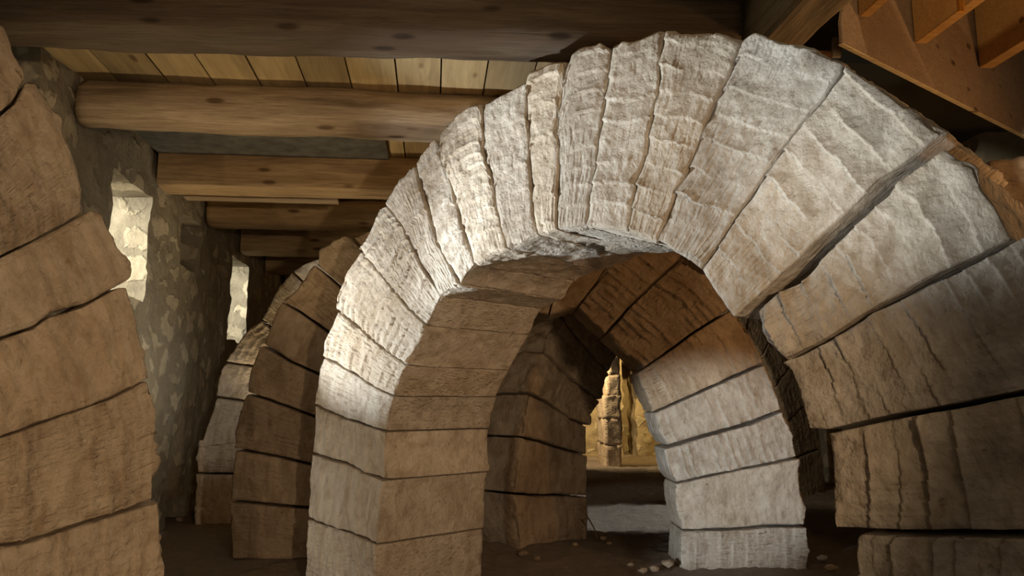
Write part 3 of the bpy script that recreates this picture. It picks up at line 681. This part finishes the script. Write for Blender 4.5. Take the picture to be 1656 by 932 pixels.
# ---- twig, loose stones
o = bar('twig', at_y((951, 838), 5.3), at_z((968, 874), .085), .008, .008, M_twig, None, 2, .002, 3, nround=8, nseg=12, bow=.01); tag(o, 'thin twig leaning against the foot of the dark arch leg', 'twig')
stn = [(846, 897, .03), (975, 872, .025), (868, 905, .02), (1080, 915, .035), (1058, 922, .03), (1040, 925, .025), (1020, 915, .02), (930, 882, .02), (985, 880, .018), (1330, 905, .03), (1345, 922, .035), (430, 905, .02), (340, 845, .03), (362, 843, .025), (290, 842, .03), (1090, 770, .05), (1070, 757, .05), (1000, 760, .03)]
slab = ['small stone right at the front corner of the dark arch leg', 'small stone just right of the leaning twig', 'small stone a little in front of the dark arch leg',
 'largest loose stone, at the left foot of the brightly lit arch leg', 'loose stone just left of the largest one near the lit arch leg', 'third loose stone left of the lit arch leg',
 'farthest left of the stones strewn before the lit arch leg', 'tiny stone at the right foot of the dark arch leg', 'tiny stone between the leaning twig and the lit arch leg',
 'small stone on the dark floor just right of the lit arch leg', 'rightmost loose stone, in front of the dark passage by the nearest pier leg', 'small stone in front of the brown leg of the second arch',
 'small stone at the foot of the slim grey arch strip, left one', 'small stone at the foot of the slim grey arch strip, right one', 'small stone in the dark corner below the left rubble wall',
 'stone on the far golden floor beside the lit arch leg', 'stone on the far golden floor under the rubble end wall', 'small stone on the golden floor in front of the dark recess']
for k, (x, y, r) in enumerate(stn):
    c = at_z((x, y), .09); n = 10; ijk, q = lattice((n, n, n)); Pp = (ijk/n-.5)*2; Pp = Pp/np.linalg.norm(Pp, axis=1)[:, None]*(1+.0*Pp)
    Pp = Pp*(1+.22*fbm(Pp*1.6+k*5, k, 2))[:, None]*np.array([r, r*.8, r*.6]); org = c+np.array([0, 0, r*.25])
    o = link_mesh('loose_stone', Pp, q, M_brown, None, True, Pp+k); o.location = tuple(org)
    tag(o, slab[k], 'stone', 'loose stones on the floor')

# ------------------------------------------------------------------ lights
def aim(o, loc, tgt):
    o.location = tuple(loc); d = Vector(tuple(np.array(tgt)-np.array(loc))); o.rotation_euler = d.to_track_quat('-Z', 'Y').to_euler()
def spot(name, loc, tgt, watt, col, ang, blend=.5, size=.05):
    l = bpy.data.lights.new(name, 'SPOT'); l.energy = watt; l.color = col; l.spot_size = math.radians(ang); l.spot_blend = blend; l.shadow_soft_size = size
    o = bpy.data.objects.new(name, l); COL.objects.link(o); aim(o, loc, tgt); return o
def area(name, loc, tgt, watt, col, sx, sy=None):
    l = bpy.data.lights.new(name, 'AREA'); l.energy = watt; l.color = col; l.shape = 'RECTANGLE'; l.size = sx; l.size_y = sy or sx
    o = bpy.data.objects.new(name, l); COL.objects.link(o); aim(o, loc, tgt); return o
COOL = (.86, .94, 1.0); WARM = (1, .70, .40); AMB = (1, .52, .2)
spot('daylight_key', (-2.28, 3.72, .85), (-.6, 3.75, 1.72), 215, COOL, 54, .6, .02)
spot('daylight_crown', (-2.28, 3.72, .85), (.5, 2.62, 2.08), 520, COOL, 37, .7, .02)
spot('leg_fill', (-2.0, 3.55, .35), (-.95, 4.0, .5), 17, (1, .93, .8), 62, .6, .05)  # unseen fill added to lift the main arch's lower left leg
spot('far_arch_fill', (-1.75, 4.75, 1.0), (-2.3, 6.2, 1.0), 12, (1, .95, .85), 44, .8, .08)  # added spot, no opening here; brightens the far left arch face
spot('cool_low_fill', (-.9, .9, .5), (1.0, 2.0, 1.9), 200, COOL, 30, 1, .02)  # unseen cool spot added to light the main arch's right haunch
spot('passage_fill', (1.0, 5.6, 1.7), (3.0, 7.9, .9), 60, (1, .84, .62), 60, .8, .1)  # weak unseen spot added to lift the dark strip behind the middle arch
spot('cool_leg_fill', (-1.0, 1.3, .55), (1.14, 4.7, .62), 410, COOL, 21, .6, .02)  # unseen narrow spot added for the middle arch's right leg
spot('warm_lamp', (1.05, -.6, 1.3), (-.8, 3.4, 1.1), 170, (1, .73, .47), 56, .5, .04)
spot('warm_side', (-1.0, -1.0, .5), (-1.45, 3.0, 1.1), 75, (1, .72, .44), 44, .6, .03)  # unseen side spot added to rake the near arch's tool marks
area('warm_fill', (.3, -1.2, 1.9), (0, 4, 1.2), 5, (1, .78, .56), 2.5, 1.5)
for nm, (la, lb, zc_), wt in (('window_day_near', (l1a, l1b, (zb+zt)/2), 150), ('window_day_far', (l2a, l2b, (zb2+zt2)/2), 80)):
    area(nm, room(-3.3, la-.45, zc_+.35), room(-2.2, lb, zc_), wt, (1, .96, .84), .5)
spot('ceiling_glow', (-1.85, 3.8, .4), (-1.0, 3.75, 2.8), 60, (1, .76, .44), 84, .7, .08)
spot('ceiling_glow_mid', room(-1.1, 6.1, .4), room(-1.0, 6.2, 2.9), 55, (1, .76, .44), 82, .7, .1)
spot('sill_daylight', (-2.25, 7.0, 2.15), (-2.1, 6.35, 1.55), 22, (1, .98, .93), 70, .8, .05)
spot('wall_fill', room(-.9, 5.2, 1.1), room(-2, 5.2, 1.4), 62, (1, .88, .7), 120, 1, .3)  # unseen fill added to brighten the left rubble wall
spot('far_lamp', (.5, 11.5, 2.1), (1.5, 12.3, .7), 230, (1, .78, .46), 110, .8, .08)
spot('far_wall_lamp', (2.1, 12.5, 2.5), (2.3, 13.5, 1.2), 170, (1, .7, .28), 140, .8, .12)
spot('floor_patch_fill', (2.3, 6.2, 1.9), (1.1, 6.5, .08), 150, COOL, 36, .4, .03)  # unseen spot added to make the lit patch on the floor
spot('amber_lamp', (3.0, 2.6, 1.5), (1.9, 3.0, 2.0), 60, AMB, 150, .9, .1)
spot('stair_lamp', (1.42, 1.9, 3.45), (2.3, 3.4, 2.7), 30, (1, .68, .36), 120, .9, .03)
spot('ledge_fill', (3.15, 3.7, 2.5), (3.1, 4.5, 2.3), 14, (1, .88, .68), 52, .6, .04)  # unseen spot added to brighten the ledge on the right pier

w = bpy.data.worlds.new('world'); SC.world = w; w.use_nodes = True
w.node_tree.nodes['Background'].inputs[0].default_value = (.9, .8, .62, 1); w.node_tree.nodes['Background'].inputs[1].default_value = .05

cam = bpy.data.cameras.new('camera'); co = bpy.data.objects.new('camera', cam); COL.objects.link(co)
cam.sensor_width = 36; cam.lens = F/W*36; co.location = (0, 0, CZ); co.rotation_euler = (math.pi/2+TILT, 0, 0); cam.clip_start = .02
SC.camera = co
SC.view_settings.view_transform = 'Standard'; SC.view_settings.look = 'None'; SC.view_settings.gamma = 1; SC.view_settings.exposure = 0
try: SC.view_settings.use_curve_mapping = False
except Exception: pass
